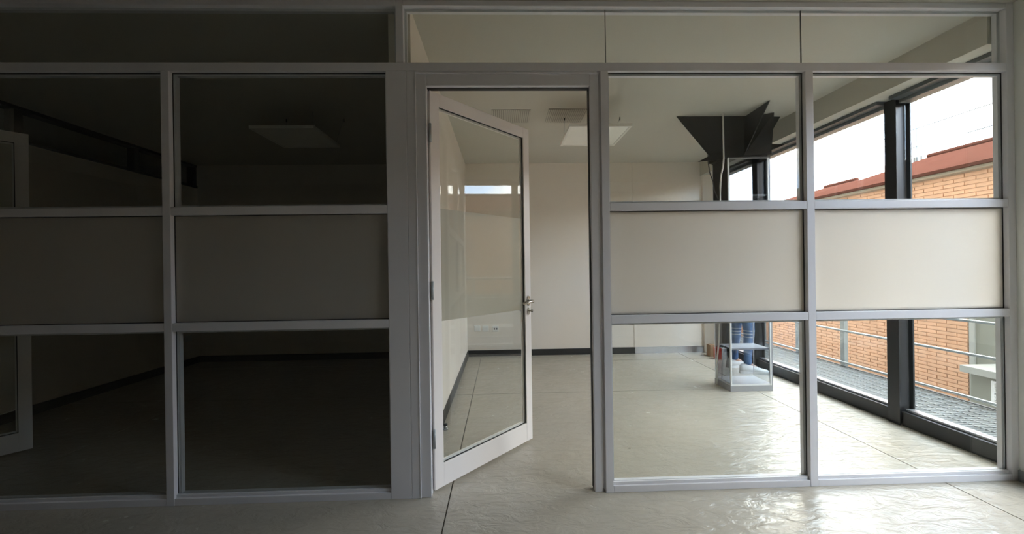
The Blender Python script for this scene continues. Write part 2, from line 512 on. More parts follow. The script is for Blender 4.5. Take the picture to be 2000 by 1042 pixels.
def wpost(y0, y1, x0, x1, label):
    p = empty('window_post', ((x0 + x1) / 2, (y0 + y1) / 2, 0), label=label, cat='post')
    box('web', x0 + 0.012, x1 - 0.012, y0 + 0.030, y1 - 0.030, 0.0, 2.44, M['black'], p)
    box('flange', x0, x0 + 0.012, y0, y1, 0.0, 2.44, M['black'], p, bevel=0.002)
    box('flange', x1 - 0.012, x1, y0, y1, 0.0, 2.44, M['black'], p, bevel=0.002)
    return p
p = wpost(0.735, 0.825, XW - 0.045, XW + 0.075, 'black steel window post nearest the partition')
p = wpost(2.365, 2.455, XW - 0.045, XW + 0.075, 'black steel window post behind the display cabinet')
p = wpost(-0.765, -0.675, XW - 0.045, XW + 0.075, 'black steel window post in the corridor')
boxes('trim_corner_post', [(XW - 0.035, XW + 0.075, 2.94, 3.06, 0, 2.452)], M['black'], None,
      label='black end post of the glazing against the far pier', cat='trim', kind='structure')

boxes('wall_shade_mass', [(-6.2, 3.35, -14.0, 14.0, 2.95, 13.0), (-6.2, 3.06, -14.0, -4.6, -3.5, 2.95), (-6.2, 3.06, 3.5, 14.0, -3.5, 2.95),  # out-of-view storeys, added to block skylight from the brick facade and walkway
                     (-6.2, 3.06, -4.6, 3.5, -3.5, -0.25)], M['pale'], None,
      label='unseen pale massing added above and beside the offices to shade the brick facade', cat='wall', kind='structure')

# ------------------------------------------------------------------ glazed partition
PY0, PY1 = 0.0, 0.060
GY = 0.030
part = empty('wall_front', (0, 0.03, 0), label='light grey framed glass partition with frosted middle band', cat='partition', kind='structure')
Z = dict(t0=2.268, t1=2.312, r2b=1.516, r2t=1.559, r3b=0.908, r3t=0.952, sill=0.036, top=2.615)
B = 0.0025
def post(x0, x1, z0, z1, y0=PY0, y1=PY1):
    return box('post', x0, x1, y0, y1, z0, z1, M['frame'], part, bevel=B)
def rail(x0, x1, z0, z1, y0=PY0 + 0.001, y1=PY1 - 0.001):
    return box('rail', x0, x1, y0, y1, z0, z1, M['frame'], part, bevel=B)
# posts of the right bays
post(0.5454, 0.5872, 0, Z['t0'])
post(1.6708, 1.7142, 0, Z['t0'])
post(2.8109, 2.8530, 0, CEIL - 0.001)
# posts of the left bays
post(-1.7640, -1.7227, 0, Z['t0'])
post(-2.8450, -2.8030, 0, Z['t0'])
post(-4.18, -3.82, 0, Z['t0'])
# broad post at the end of the dividing wall, two profiles side by side
post(-0.6006, -0.4920, 0, Z['t0'])
post(-0.4915, -0.4440, 0, Z['t0'])
post(-0.5447, -0.5044, Z['t1'], CEIL - 0.001)
post(-4.14, -4.10, Z['t1'], CEIL - 0.001)
# through rails
box('rail', -4.18, 2.8109, PY0, PY1, Z['t0'], Z['t1'], M['frame'], part, bevel=B)
rail(-4.10, -0.5447, Z['top'], CEIL - 0.001)
rail(-0.5044, 2.8109, Z['top'], CEIL - 0.001)
bays = [(-2.8030, -1.7640), (-1.7227, -0.6006), (0.5872, 1.6708), (1.7142, 2.8109)]
bead = 0.010
def lite(x0, x1, z0, z1, kind='pane', m=None):
    """glazing: bead on the office side, black gasket, pane"""
    ring_y('glazing_bead', x0, x1, z0, z1, GY + 0.0035, PY1 - 0.004, 0.012, M['frame'], part)
    ring_y('gasket', x0, x1, z0, z1, GY - 0.0060, GY - 0.0034, 0.004, M['gasket'], part)
    box(kind, x0 + 0.001, x1 - 0.001, GY - 0.0030, GY + 0.0030, z0 + 0.001, z1 - 0.001, m or M['glass'], part)
for (x0, x1) in bays:
    rail(x0, x1, 0.0, Z['sill'])
    box('sill_bead', x0 + 0.001, x1 - 0.001, 0.012, GY - 0.0065, Z['sill'], Z['sill'] + 0.016, M['frame'], part, bevel=0.002)
    rail(x0, x1, Z['r3b'], Z['r3t'])
    rail(x0, x1, Z['r2b'], Z['r2t'])
    lite(x0, x1, Z['sill'], Z['r3b'])
    lite(x0, x1, Z['r3t'], Z['r2b'], 'frosted_pane', M['frost'])
    lite(x0, x1, Z['r2t'], Z['t0'])
# transom lights, butt jointed
def transom(xl):
    ring_y('glazing_bead', xl[0], xl[-1], Z['t1'], Z['top'], GY + 0.0035, PY1 - 0.004, 0.012, M['frame'], part)
    for k in range(len(xl) - 1):
        box('transom_pane', xl[k] + 0.001, xl[k + 1] - 0.001, GY - 0.003, GY + 0.003, Z['t1'] + 0.001, Z['top'] - 0.001, M['glass'], part)
    for x in xl[1:-1]:
        box('glass_joint', x - 0.0012, x + 0.0012, GY - 0.0035, GY + 0.0035, Z['t1'] + 0.001, Z['top'] - 0.001, M['gasket'], part)
transom([-0.5044, 0.583, 1.672, 2.8109])
transom([-4.10, -0.5447])

# ------------------------------------------------------------------ doors
def door_frame(n, xh, xr, y0=0.006):
    t = empty('trim_%d' % n, ((xh + xr) / 2, 0.03, 0), kind='structure', cat='door frame',
              label='grey door frame around the open glass door of the daylit office' if n == 2 else 'door frame of the dark office at the far left')
    box('jamb', xh - 0.069, xh - 0.014, y0, PY1, 0, 2.262, M['frame'], t, bevel=0.004)
    box('jamb', xr, xr + 0.0475, y0 + 0.004, PY1, 0, 2.262, M['frame'], t, bevel=0.004)
    box('head', xh - 0.014, xr, y0, PY1, 2.192, 2.262, M['frame'], t, bevel=0.004)
    box('bead', xh - 0.0745, xh - 0.0685, y0 - 0.008, 0.04, 0, 2.262, M['frame'], t, bevel=0.0025)
    box('bead', xh - 0.0685, xr + 0.04, y0 - 0.006, 0.04, 2.255, 2.266, M['frame'], t, bevel=0.0025)
    box('stop_strip', xr - 0.004, xr, 0.03, PY1, 0.01, 2.19, M['gasket'], t)
    box('stop_strip', xh - 0.014, xr - 0.004, 0.03, PY1, 2.188, 2.192, M['gasket'], t)
    return t

def door_leaf(n, xh, ang, label):
    W, T = 0.832, 0.036
    d = empty('door_%d' % n, (xh, 0.034, 0.0), ang, label=label, cat='door', kind='structure')
    z0, z1 = 0.02, 2.180
    kw = dict(local=True)
    box('stile', 0, 0.060, 0, T, z0, z1, M['door'], d, 0.002, **kw)
    box('stile', W - 0.060, W, 0, T, z0, z1, M['door'], d, 0.002, **kw)
    box('top_rail', 0.060, W - 0.060, 0.0005, T - 0.0005, z1 - 0.07, z1, M['door'], d, 0.002, **kw)
    box('bottom_rail', 0.060, W - 0.060, 0.0005, T - 0.0005, z0, z0 + 0.125, M['door'], d, 0.002, **kw)
    gz0, gz1 = z0 + 0.125, z1 - 0.07
    box('glass_pane', 0.060, W - 0.060, 0.015, 0.021, gz0, gz1, M['glass'], d, **kw)
    box('frosted_film', 0.072, W - 0.072, 0.0215, 0.0225, 0.925, 1.553, M['frost'], d, **kw)
    # gaskets
    bm = bmesh.new()
    for (a, b_, c, e) in ((0.060, 0.064, gz0, gz1), (W - 0.064, W - 0.060, gz0, gz1), (0.064, W - 0.064, gz0, gz0 + 0.004), (0.064, W - 0.064, gz1 - 0.004, gz1)):
        bm_box(bm, a, b_, 0.0085, 0.0148, c, e)
    link('gasket', to_mesh('gasket', bm), M['gasket'], d)
    bm = bmesh.new()
    for (a, b_, c, e) in ((0.060, 0.071, gz0, gz1), (W - 0.071, W - 0.060, gz0, gz1), (0.071, W - 0.071, gz0, gz0 + 0.011), (0.071, W - 0.071, gz1 - 0.011, gz1)):
        bm_box(bm, a, b_, 0.0228, 0.034, c, e)
    link('glazing_bead', to_mesh('glazing_bead', bm), M['door'], d)
    # lever handle, one on each face, and lock rosettes
    def disc(bm, cx, cz, rx, rz, ya, yb, seg=20):
        a = [bm.verts.new((cx + rx * math.cos(2 * math.pi * k / seg), ya, cz + rz * math.sin(2 * math.pi * k / seg))) for k in range(seg)]
        b_ = [bm.verts.new((cx + rx * .92 * math.cos(2 * math.pi * k / seg), yb, cz + rz * .92 * math.sin(2 * math.pi * k / seg))) for k in range(seg)]
        bm.faces.new(a); bm.faces.new(b_)
        for k in range(seg):
            bm.faces.new((a[k], a[(k + 1) % seg], b_[(k + 1) % seg], b_[k]))
    hx = W - 0.030
    for s, ya in ((-1, 0.0), (1, T)):
        bm = bmesh.new()
        disc(bm, hx, 0.985, 0.016, 0.036, ya, ya + s * 0.009)
        h = link('handle', to_mesh('handle', bm), M['chrome'], d, label='satin nickel lever handle')
        pts = [(hx, ya + s * 0.005, 0.985), (hx, ya + s * 0.040, 0.985), (hx - 0.012, ya + s * 0.052, 0.984), (hx - 0.05, ya + s * 0.054, 0.982), (hx - 0.115, ya + s * 0.052, 0.978)]
        tube('lever', pts, [0.010, 0.010, 0.011, 0.010, 0.008], M['chrome'], None, seg=12).parent = h
        bm = bmesh.new()
        disc(bm, hx, 0.912, 0.013, 0.026, ya, ya + s * 0.006)
        k_ = link('lock', to_mesh('lock', bm), M['chrome'], d, label='satin nickel lock rosette')
        tube('key_knob', [(hx, ya + s * 0.004, 0.918), (hx, ya + s * 0.026, 0.918), (hx, ya + s * 0.034, 0.918)], [0.006, 0.006, 0.011], M['chrome'], None, seg=12).parent = k_
    for zz in (0.30, 1.10, 1.95):
        tube('hinge', [(-0.004, -0.004, zz - 0.05), (-0.004, -0.004, zz + 0.05)], 0.0065, M['galv'], None, seg=12).parent = d
    return d

HX = -0.374
door_frame(2, HX, 0.4886)
door_leaf(1, HX, math.radians(46.2), 'white framed glass door standing open into the daylit office')
HL = -3.762
door_frame(3, HL, -2.895)
door_leaf(2, HL, math.radians(51.5), 'white framed glass door ajar at the left edge of the dark office')

# ------------------------------------------------------------------ hanging light panels
def panel_lamp(cx, cy, label):
    L = empty('panel_light', (cx, cy, 2.38), label=label, cat='lamp', group='square hanging light panels')
    w, h = 0.2625, 0.258
    box('diffuser', -w + 0.02, w - 0.02, -h + 0.02, h - 0.02, 0.004, 0.010, M['lampdirt'], L, local=True)
    bm = bmesh.new()
    for (a, b_, c, e) in ((-w, -w + 0.02, -h, h), (w - 0.02, w, -h, h), (-w + 0.02, w - 0.02, -h, -h + 0.02), (-w + 0.02, w - 0.02, h - 0.02, h)):
        bm_box(bm, a, b_, c, e, 0.0, 0.026)
    link('frame', to_mesh('frame', bm), M['lamp'], L)
    box('back_plate', -w + 0.02, w - 0.02, -h + 0.02, h - 0.02, 0.020, 0.026, M['lamp'], L, local=True)
    for sx in (-1, 1):
        for sy in (1,):
            ax = -0.222 if sx < 0 else 0.312
            c = tube('suspension_wire', [(sx * (w - 0.03), sy * (h - 0.03), 0.026), (ax, sy * (h - 0.03), CEIL - 2.38)], 0.0012, M['galv'], None, seg=6)
            c.parent = L
            e_ = tube('ceiling_anchor', [(ax, sy * (h - 0.03), CEIL - 2.38 - 0.03), (ax, sy * (h - 0.03), CEIL - 2.38)], 0.005, M['dark_plastic'], None, seg=8)
            e_.parent = L
    f = tube('power_cord', [(0.1, 0.05, 0.026), (0.12, 0.06, 0.12), (0.10, 0.06, CEIL - 2.38)], 0.003, M['white_plastic'], None, seg=8)
    f.parent = L
    return L
panel_lamp(0.845, 1.385, 'square white light panel hanging in the daylit office')
panel_lamp(-1.785, 1.400, 'square white light panel hanging in the dark office')

# ------------------------------------------------------------------ ceiling grilles
slat_me = None
def vent(x0, x1, y0, y1, label):
    global slat_me
    v = empty('ceiling_vent', ((x0 + x1) / 2, (y0 + y1) / 2, CEIL), label=label, cat='vent', group='slotted ceiling grilles')
    bm = bmesh.new()
    hx, hy = (x1 - x0) / 2, (y1 - y0) / 2
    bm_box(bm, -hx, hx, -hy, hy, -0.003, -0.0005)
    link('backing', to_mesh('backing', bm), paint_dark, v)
    if slat_me is None:
        bm = bmesh.new()
        bm_box(bm, -0.0055, 0.0055, -hy, hy, -0.007, -0.003)
        slat_me = to_mesh('slat', bm)
        slat_me.materials.append(M['ceiling'])
    n = 20
    for k in range(n):
        s = bpy.data.objects.new('slat', slat_me)
        COL.objects.link(s)
        s.parent = v
        s.location = (-hx + 0.008 + (2 * hx - 0.016) * k / (n - 1), 0, 0)
    return v
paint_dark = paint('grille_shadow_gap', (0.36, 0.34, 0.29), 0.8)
vent(-0.071, 0.287, 1.425, 1.738, 'slotted ceiling grille above the open door leaf')
vent(0.448, 0.811, 1.410, 1.740, 'slotted ceiling grille above the hanging light panel')

# ------------------------------------------------------------------ outlets
def outlet(x, z, label, holes):
    e_ = empty('wall_outlet', (x, BACK, z), label=label, cat='outlet', group='plates on the rear wall')
    box('plate', -0.042, 0.042, -0.008, 0, -0.04, 0.04, M['white_plastic'], e_, 0.003, local=True)
    if holes:
        for dx in (-0.016, 0.016):
            box('socket', dx - 0.007, dx + 0.007, -0.0095, -0.008, -0.012, 0.012, M['dark_plastic'], e_, local=True)
    else:
        box('rocker', -0.028, 0.028, -0.0105, -0.008, -0.024, 0.024, M['white_plastic'], e_, 0.001, local=True)
outlet(-0.093, 0.374, 'white double socket low on the rear wall, with dark slots', True)
outlet(-0.232, 0.380, 'white plate beside the double socket on the rear wall', False)
outlet(-0.345, 0.385, 'white plate nearest the corner on the rear wall', False)
e_ = empty('wall_outlet', (XL, 3.05, 0.353), label='white plate low on the left wall of the dark office', cat='outlet')
box('plate', 0, 0.008, -0.05, 0.05, -0.04, 0.04, M['white_plastic'], e_, 0.003, local=True)
box('rocker', 0.008, 0.011, -0.03, 0.03, -0.024, 0.024, M['white_plastic'], e_, 0.001, local=True)

# ------------------------------------------------------------------ door stop on the floor
ds = empty('door_stop', (-0.440, 0.87, 0), label='small metal door stop on the floor by the dividing wall', cat='door stop')
tube('base', [(-0.440, 0.87, 0.0), (-0.440, 0.87, 0.008)], 0.020, M['alu'], ds, seg=16)
tube('stem', [(-0.440, 0.87, 0.008), (-0.440, 0.87, 0.030)], 0.012, M['alu'], ds, seg=16)
tube('bumper', [(-0.440, 0.87, 0.030), (-0.440, 0.87, 0.042)], 0.015, M['dark_plastic'], ds, seg=16)

# ------------------------------------------------------------------ display cabinet
cx0, cx1, cy0, cy1, ct = 2.172, 2.586, 1.555, 1.835, 2.246
cab = empty('display_cabinet', ((cx0 + cx1) / 2, (cy0 + cy1) / 2, 0), label='tall smoked glass display cabinet with pale edges near the windows', cat='cabinet')
box('plinth', cx0, cx1, cy0 + 0.006, cy1, 0.0, 0.055, M['greylam'], cab, 0.002)
box('bottom_board', cx0 + 0.014, cx1 - 0.014, cy0 + 0.004, cy1 - 0.006, 0.055, 0.071, M['lamin'], cab)
box('top_board', cx0, cx1, cy0, cy1, ct - 0.012, ct, M['board'], cab)
for (a, b_) in ((cx0, cx0 + 0.014), (cx1 - 0.030, cx1 - 0.018)):
    box('edge_post', a, b_, cy0, cy0 + 0.014, 0.055, ct - 0.012, M['lamin'], cab, 0.001)
box('edge_post', cx1 - 0.018, cx1, cy0 + 0.004, cy0 + 0.02, 0.055, ct - 0.012, M['greylam'], cab, 0.001)
for (a, b_) in ((cx0, cx0 + 0.014), (cx1 - 0.014, cx1)):
    box('edge_post', a + 0.004, b_ - 0.004, cy1 - 0.008, cy1, 0.055, ct - 0.012, M['lamin'], cab, 0.001)
for zz in (0.395, 1.130, 1.870):
    box('shelf', cx0 + 0.016, cx1 - 0.032, cy0 + 0.012, cy1 - 0.040, zz, zz + 0.016, M['lamin'], cab)
box('front_glass', cx0 + 0.014, cx1 - 0.030, cy0 + 0.002, cy0 + 0.008, 0.073, 1.20, M['smoke'], cab)
box('front_glass', cx0 + 0.014, cx1 - 0.030, cy0 + 0.002, cy0 + 0.008, 1.21, ct - 0.014, M['mirror'], cab)
box('side_glass', cx0 + 0.003, cx0 + 0.009, cy0 + 0.016, cy1 - 0.016, 0.073, 1.20, M['smoke_dark'], cab)
box('side_glass', cx1 - 0.009, cx1 - 0.003, cy0 + 0.022, cy1 - 0.016, 0.073, 1.20, M['glass'], cab)
box('side_panel', cx0 + 0.002, cx0 + 0.012, cy0 + 0.016, cy1 - 0.016, 1.21, ct - 0.014, M['board'], cab)
box('side_panel', cx1 - 0.012, cx1 - 0.002, cy0 + 0.022, cy1 - 0.016, 1.21, ct - 0.014, M['board'], cab)
box('back_panel', cx0 + 0.014, cx1 - 0.014, cy1 - 0.012, cy1 - 0.002, 1.21, ct - 0.014, M['board'], cab)
box('cross_rail', cx0 + 0.014, cx1 - 0.030, cy0 + 0.001, cy0 + 0.012, 1.20, 1.21, M['lamin'], cab)
box('top_rail', cx0 + 0.014, cx1 - 0.030, cy0 + 0.001, cy0 + 0.012, ct - 0.020, ct - 0.012, M['greylam'], cab)

# black angular sculpture on top of the cabinet
sc_ = empty('star_sculpture', ((cx0 + cx1) / 2, (cy0 + cy1) / 2, ct), label='black angular star sculpture of pointed boards on top of the display cabinet', cat='sculpture')
box('core', 2.140, 2.588, 1.600, 1.830, ct, 2.640, M['board'], sc_)
prism('fin', [(1.700, 1.592, 2.640), (2.370, 1.592, 2.640), (2.145, 1.575, 2.255), (2.030, 1.575, 2.225)], 0.008, M['board'], sc_)
prism('fin', [(2.372, 1.598, 2.640), (2.358, 1.236, 2.640), (2.338, 1.560, 2.262)], 0.008, M['board'], sc_)
prism('fin', [(2.590, 1.600, 2.640), (2.722, 1.605, 2.640), (2.600, 1.590, 2.45), (2.590, 1.590, 2.45)], 0.008, M['board'], sc_)
prism('fin', [(1.880, 1.553, 2.194), (2.005, 1.553, 2.258), (2.165, 1.553, 2.262), (2.165, 1.553, 2.225)], 0.008, M['board'], sc_)
prism('fin', [(2.592, 1.556, 2.362), (2.728, 1.556, 2.356), (2.592, 1.556, 2.305)], 0.008, M['board'], sc_)
prism('fin', [(2.470, 1.585, 2.640), (2.588, 1.500, 2.640), (2.590, 1.545, 2.26), (2.350, 1.585, 2.26)], 0.008, M['board'], sc_)

# cables on the cabinet
tube('power_cable', [(2.115, 1.53, CEIL), (2.112, 1.525, 2.45), (2.112, 1.52, 2.22), (2.100, 1.515, 2.13), (2.080, 1.512, 2.06), (2.070, 1.512, 1.95), (2.068, 1.512, 1.80),
                     (2.066, 1.56, 1.40), (2.09, 1.60, 1.0), (2.13, 1.66, 0.65), (2.145, 1.70, 0.45), (2.150, 1.74, 0.30), (2.150, 1.76, 0.012)], 0.0075, M['cable'], None,
     label='white power cable running down from the ceiling along the display cabinet', cat='cable')
tube('signal_cable', [(2.015, 1.62, CEIL - 0.30), (2.012, 1.61, 2.20), (2.02, 1.60, 2.10), (2.05, 1.60, 2.02), (2.075, 1.62, 1.93), (2.12, 1.64, 1.86), (2.168, 1.65, 1.84)], 0.0045, M['dark_plastic'], None,
     label='thin black cable looping beside the white cable on the cabinet', cat='cable')

# cartons on the floor behind the cabinet
def carton(x0, x1, y0, y1, z1, m, name, label, flap):
    c = empty(name, ((x0 + x1) / 2, (y0 + y1) / 2, 0), label=label, cat='box')
    box('body', x0, x1, y0, y1, 0, z1, m, c, 0.002)
    box('lid', x0 - 0.001, x1 + 0.001, y0 - 0.001, y1 + 0.001, z1, z1 + 0.006, flap, c, 0.001)
carton(2.735, 2.795, 2.78, 2.86, 0.140, M['red'], 'small_carton', 'small red carton on the floor behind the display cabinet', M['red'])
carton(2.797, 2.862, 2.78, 2.86, 0.132, M['white'], 'small_carton', 'small white carton against the red one', M['white'])
carton(2.735, 2.80, 2.94, 3.03, 0.150, M['brownedge'], 'cardboard_box', 'small brown cardboard box at the foot of the white pier', M['brownedge'])

# ------------------------------------------------------------------ person behind the cabinet
def skin(name, verts, edges_, radii, m, parent, root=0, sub=2):
    o = org(parent)
    me = bpy.data.meshes.new(name + '_cage')
    me.from_pydata([tuple(Vector(v) - o) for v in verts], edges_, [])
    ob = bpy.data.objects.new(name + '_cage', me)
    COL.objects.link(ob)
    md = ob.modifiers.new('skin', 'SKIN')
    md.use_smooth_shade = True
    lay = me.skin_vertices[0].data if me.skin_vertices else None
    if lay is None:
        bm = bmesh.new(); bm.from_mesh(me); bm.verts.layers.skin.verify(); bm.to_mesh(me); bm.free()
        lay = me.skin_vertices[0].data
    for i, r in enumerate(radii):
        lay[i].radius = r if isinstance(r, tuple) else (r, r)
        lay[i].use_root = (i == root)
    ob.modifiers.new('sub', 'SUBSURF').levels = sub
    bpy.context.view_layer.update()
    dg = bpy.context.evaluated_depsgraph_get()
    m2 = bpy.data.meshes.new_from_object(ob.evaluated_get(dg))
    bpy.data.objects.remove(ob)
    m2.name = name
    m2.materials.clear()
    return link(name, m2, m, parent, smooth=True)

PX, PYc = 2.70, 2.29
per = empty('person', (PX, PYc, 0), label='person in ripped blue jeans and white sneakers standing behind the display cabinet', cat='person')
# facing +X (the window); right side is -Y
RA, LA = (2.735, 2.165, 0.095), (2.735, 2.415, 0.095)
RK, LK = (2.775, 2.195, 0.455), (2.742, 2.385, 0.455)
RH, LH = (2.725, 2.205, 0.86), (2.715, 2.375, 0.86)
bv, be, br = [], [], []
def add(p, r, to=None):
    bv.append(p); br.append(r)
    if to is not None: be.append((to, len(bv) - 1))
    return len(bv) - 1
pel = add((2.695, 2.29, 0.93), (0.11, 0.10))
wst = add((2.700, 2.29, 1.08), (0.10, 0.085), pel)
che = add((2.695, 2.29, 1.27), (0.13, 0.095), wst)
nkb = add((2.69, 2.29, 1.43), (0.055, 0.055), che)
nk = add((2.70, 2.29, 1.48), 0.048, nkb)
hd = add((2.715, 2.29, 1.56), (0.066, 0.074), nk)
hd2 = add((2.71, 2.29, 1.635), (0.068, 0.078), hd)
hd3 = add((2.70, 2.29, 1.685), (0.04, 0.045), hd2)
nose = add((2.80, 2.29, 1.565), 0.011, hd)
for s in (-1, 1):
    add((2.705, 2.29 + s * 0.083, 1.575), 0.016, hd)        # ears
    hip = add((2.70, 2.29 + s * 0.085, 0.86), 0.085, pel)
    kn = add(RK if s < 0 else LK, 0.052, hip)
    ca = add(((2.75, 2.18, 0.32) if s < 0 else (2.735, 2.40, 0.32)), 0.048, kn)
    an = add(RA if s < 0 else LA, 0.036, ca)
    add((RA[0] + 0.10, RA[1] - 0.015, 0.045) if s < 0 else (LA[0] + 0.10, LA[1] + 0.015, 0.045), 0.032, an)
    sh = add((2.69, 2.29 + s * 0.17, 1.38), 0.055, che)
    el = add((2.675, 2.29 + s * 0.215, 1.10), 0.040, sh)
    wr = add((2.73, 2.29 + s * 0.215, 0.87), (0.026, 0.026), el)
    pa = add((2.745, 2.29 + s * 0.212, 0.80), (0.022, 0.034), wr)
    for j, (dx, ln) in enumerate(((-0.028, 0.062), (-0.010, 0.074), (0.010, 0.070), (0.028, 0.055))):
        k1 = add((2.747 + dx, 2.29 + s * 0.210, 0.765), 0.0095, pa)
        k2 = add((2.752 + dx, 2.29 + s * 0.203, 0.765 - ln * 0.55), 0.0085, k1)
        add((2.756 + dx, 2.29 + s * 0.190, 0.765 - ln), 0.0075, k2)
    t1 = add((2.785, 2.29 + s * 0.200, 0.800), 0.010, pa)
    add((2.800, 2.29 + s * 0.192, 0.770), 0.0085, t1)
skin('body', bv, be, br, M['skin'], per, 0, 1)
# jeans
skin('jeans', [(2.695, 2.29, 0.94), (2.697, 2.29, 1.03), RH, RK, (2.750, 2.180, 0.30), (2.738, 2.168, 0.185), (2.735, 2.166, 0.085),
               LH, LK, (2.737, 2.40, 0.30), (2.735, 2.412, 0.185), (2.735, 2.414, 0.085)],
     [(0, 1), (0, 2), (2, 3), (3, 4), (4, 5), (5, 6), (0, 7), (7, 8), (8, 9), (9, 10), (10, 11)],
     [(0.125, 0.12), (0.118, 0.108), 0.094, 0.060, 0.050, 0.042, 0.046, 0.094, 0.060, 0.050, 0.042, 0.046], M['jeans'], per)
# shirt
skin('shirt', [(2.697, 2.29, 0.98), (2.700, 2.29, 1.10), (2.695, 2.29, 1.27), (2.69, 2.29, 1.41), (2.69, 2.11, 1.38), (2.675, 2.072, 1.10), (2.715, 2.074, 0.94),
               (2.69, 2.47, 1.38), (2.675, 2.508, 1.10), (2.715, 2.506, 0.94)],
     [(0, 1), (1, 2), (2, 3), (2, 4), (4, 5), (5, 6), (2, 7), (7, 8), (8, 9)],
     [(0.14, 0.125), (0.13, 0.11), (0.155, 0.115), (0.075, 0.07), 0.070, 0.053, 0.042, 0.070, 0.053, 0.042], M['shirt'], per)
# hair cap
bm = bmesh.new()
bmesh.ops.create_uvsphere(bm, u_segments=20, v_segments=12, radius=1.0)
for v in bm.verts:
    c = v.co.copy()
    keep = 1.0
    if c.z < -0.1 and c.x > 0.0:
        v.co = Vector((c.x * 0.6, c.y * 0.9, -0.1))
    v.co = Vector((v.co.x * 0.098 + 2.698, v.co.y * 0.088 + 2.29, v.co.z * 0.095 + 1.640)) - org(per)
link('hair', to_mesh('hair', bm), M['hair'], per, smooth=True)

def shoe(px, py, ang):
    """white low sneaker, heel at local x=-0.07, toe at x=0.20"""
    secs = [(-0.078, 0.024, 0.088), (-0.058, 0.035, 0.104), (-0.01, 0.039, 0.108), (0.035, 0.039, 0.098), (0.075, 0.042, 0.080), (0.11, 0.045, 0.064), (0.15, 0.046, 0.054), (0.185, 0.040, 0.046), (0.205, 0.030, 0.040), (0.216, 0.014, 0.032)]
    bm = bmesh.new()
    rings = []
    for (x, w, h) in secs:
        prof = [(-w, 0.022), (-w * 1.02, 0.022 + (h - 0.022) * 0.45), (-w * 0.75, 0.022 + (h - 0.022) * 0.85), (-w * 0.3, h), (w * 0.3, h), (w * 0.75, 0.022 + (h - 0.022) * 0.85), (w * 1.02, 0.022 + (h - 0.022) * 0.45), (w, 0.022)]
        rings.append([bm.verts.new((x, y, z)) for y, z in prof])
    for i in range(len(rings) - 1):
        for k in range(8):
            bm.faces.new((rings[i][k], rings[i][(k + 1) % 8], rings[i + 1][(k + 1) % 8], rings[i + 1][k]))
    bm.faces.new(rings[0]); bm.faces.new(rings[-1])
    s = link('shoe', to_mesh('shoe', bm), M['shoe'], per, smooth=True, label='white canvas sneaker')
    s.location = Vector((px, py, 0)) - org(per)
    s.rotation_euler = (0, 0, ang)
    bm = bmesh.new()
    lo, hi = [], []
    out = [(x, w * 1.08) for (x, w, h) in secs] + [(x, -w * 1.08) for (x, w, h) in reversed(secs)]
    for (x, y) in out:
        xx = x + (0.006 if x > 0.19 else (-0.005 if x < -0.07 else 0))
        lo.append(bm.verts.new((xx, y, 0.0))); hi.append(bm.verts.new((xx, y, 0.027)))
    n_ = len(out)
    bm.faces.new(lo); bm.faces.new(hi)
    for i in range(n_):
        bm.faces.new((lo[i], lo[(i + 1) % n_], hi[(i + 1) % n_], hi[i]))
    link('sole', to_mesh('sole', bm), M['sole'], s)
    bm = bmesh.new()
    for k in range(4):
        x = 0.035 + 0.022 * k
        z = 0.097 - 0.009 * k
        bm_box(bm, x - 0.004, x + 0.004, -0.026, 0.026, z - 0.006, z + 0.002)
    link('laces', to_mesh('laces', bm), M['white'], s)
shoe(2.730, 2.160, math.radians(-12))
shoe(2.728, 2.420, math.radians(4))

# ------------------------------------------------------------------ outside: walkway and railing
wk = empty('metal_walkway', (3.56, 1.0, -0.02), label='grey steel grating walkway outside the windows', cat='walkway')
bars = []
y = -4.2
while y < 8.0:
    bars.append((3.10, 4.06, y, y + 0.006, -0.045, -0.012))
    y += 0.034
xx = 3.12
while xx < 4.05:
    bars.append((xx, xx + 0.006, -4.2, 8.0, -0.022, -0.010))
    xx += 0.10
boxes('grating', bars, M['galv'], wk, kind='stuff')
for xb in (3.105, 4.055):
    box('edge_beam', xb - 0.012, xb + 0.012, -4.2, 8.0, -0.16, -0.005, M['steel'], wk)
for k in range(9):
    box('cross_beam', 3.12, 4.04, -3.6 + 1.4 * k, -3.54 + 1.4 * k, -0.14, -0.050, M['steel'], wk)
rl = empty('steel_railing', (4.05, 1.7, 0), label='grey steel railing along the outer edge of the walkway', cat='railing')
for k in range(-7, 9):
    yp = 1.70 + (0.70 if k >= 0 else 0.78) * k
    box('post', 4.030, 4.075, yp - 0.028, yp + 0.028, -0.005, 1.02, M['galv'], rl, 0.003)
for zz in (0.041, 0.413, 0.700, 1.03):
    tube('rail', [(4.03 if zz < 1 else 4.05, -4.2, zz), (4.03 if zz < 1 else 4.05, 8.0, zz)], 0.0125 if zz < 1 else 0.022, M['galv'], rl, seg=10)

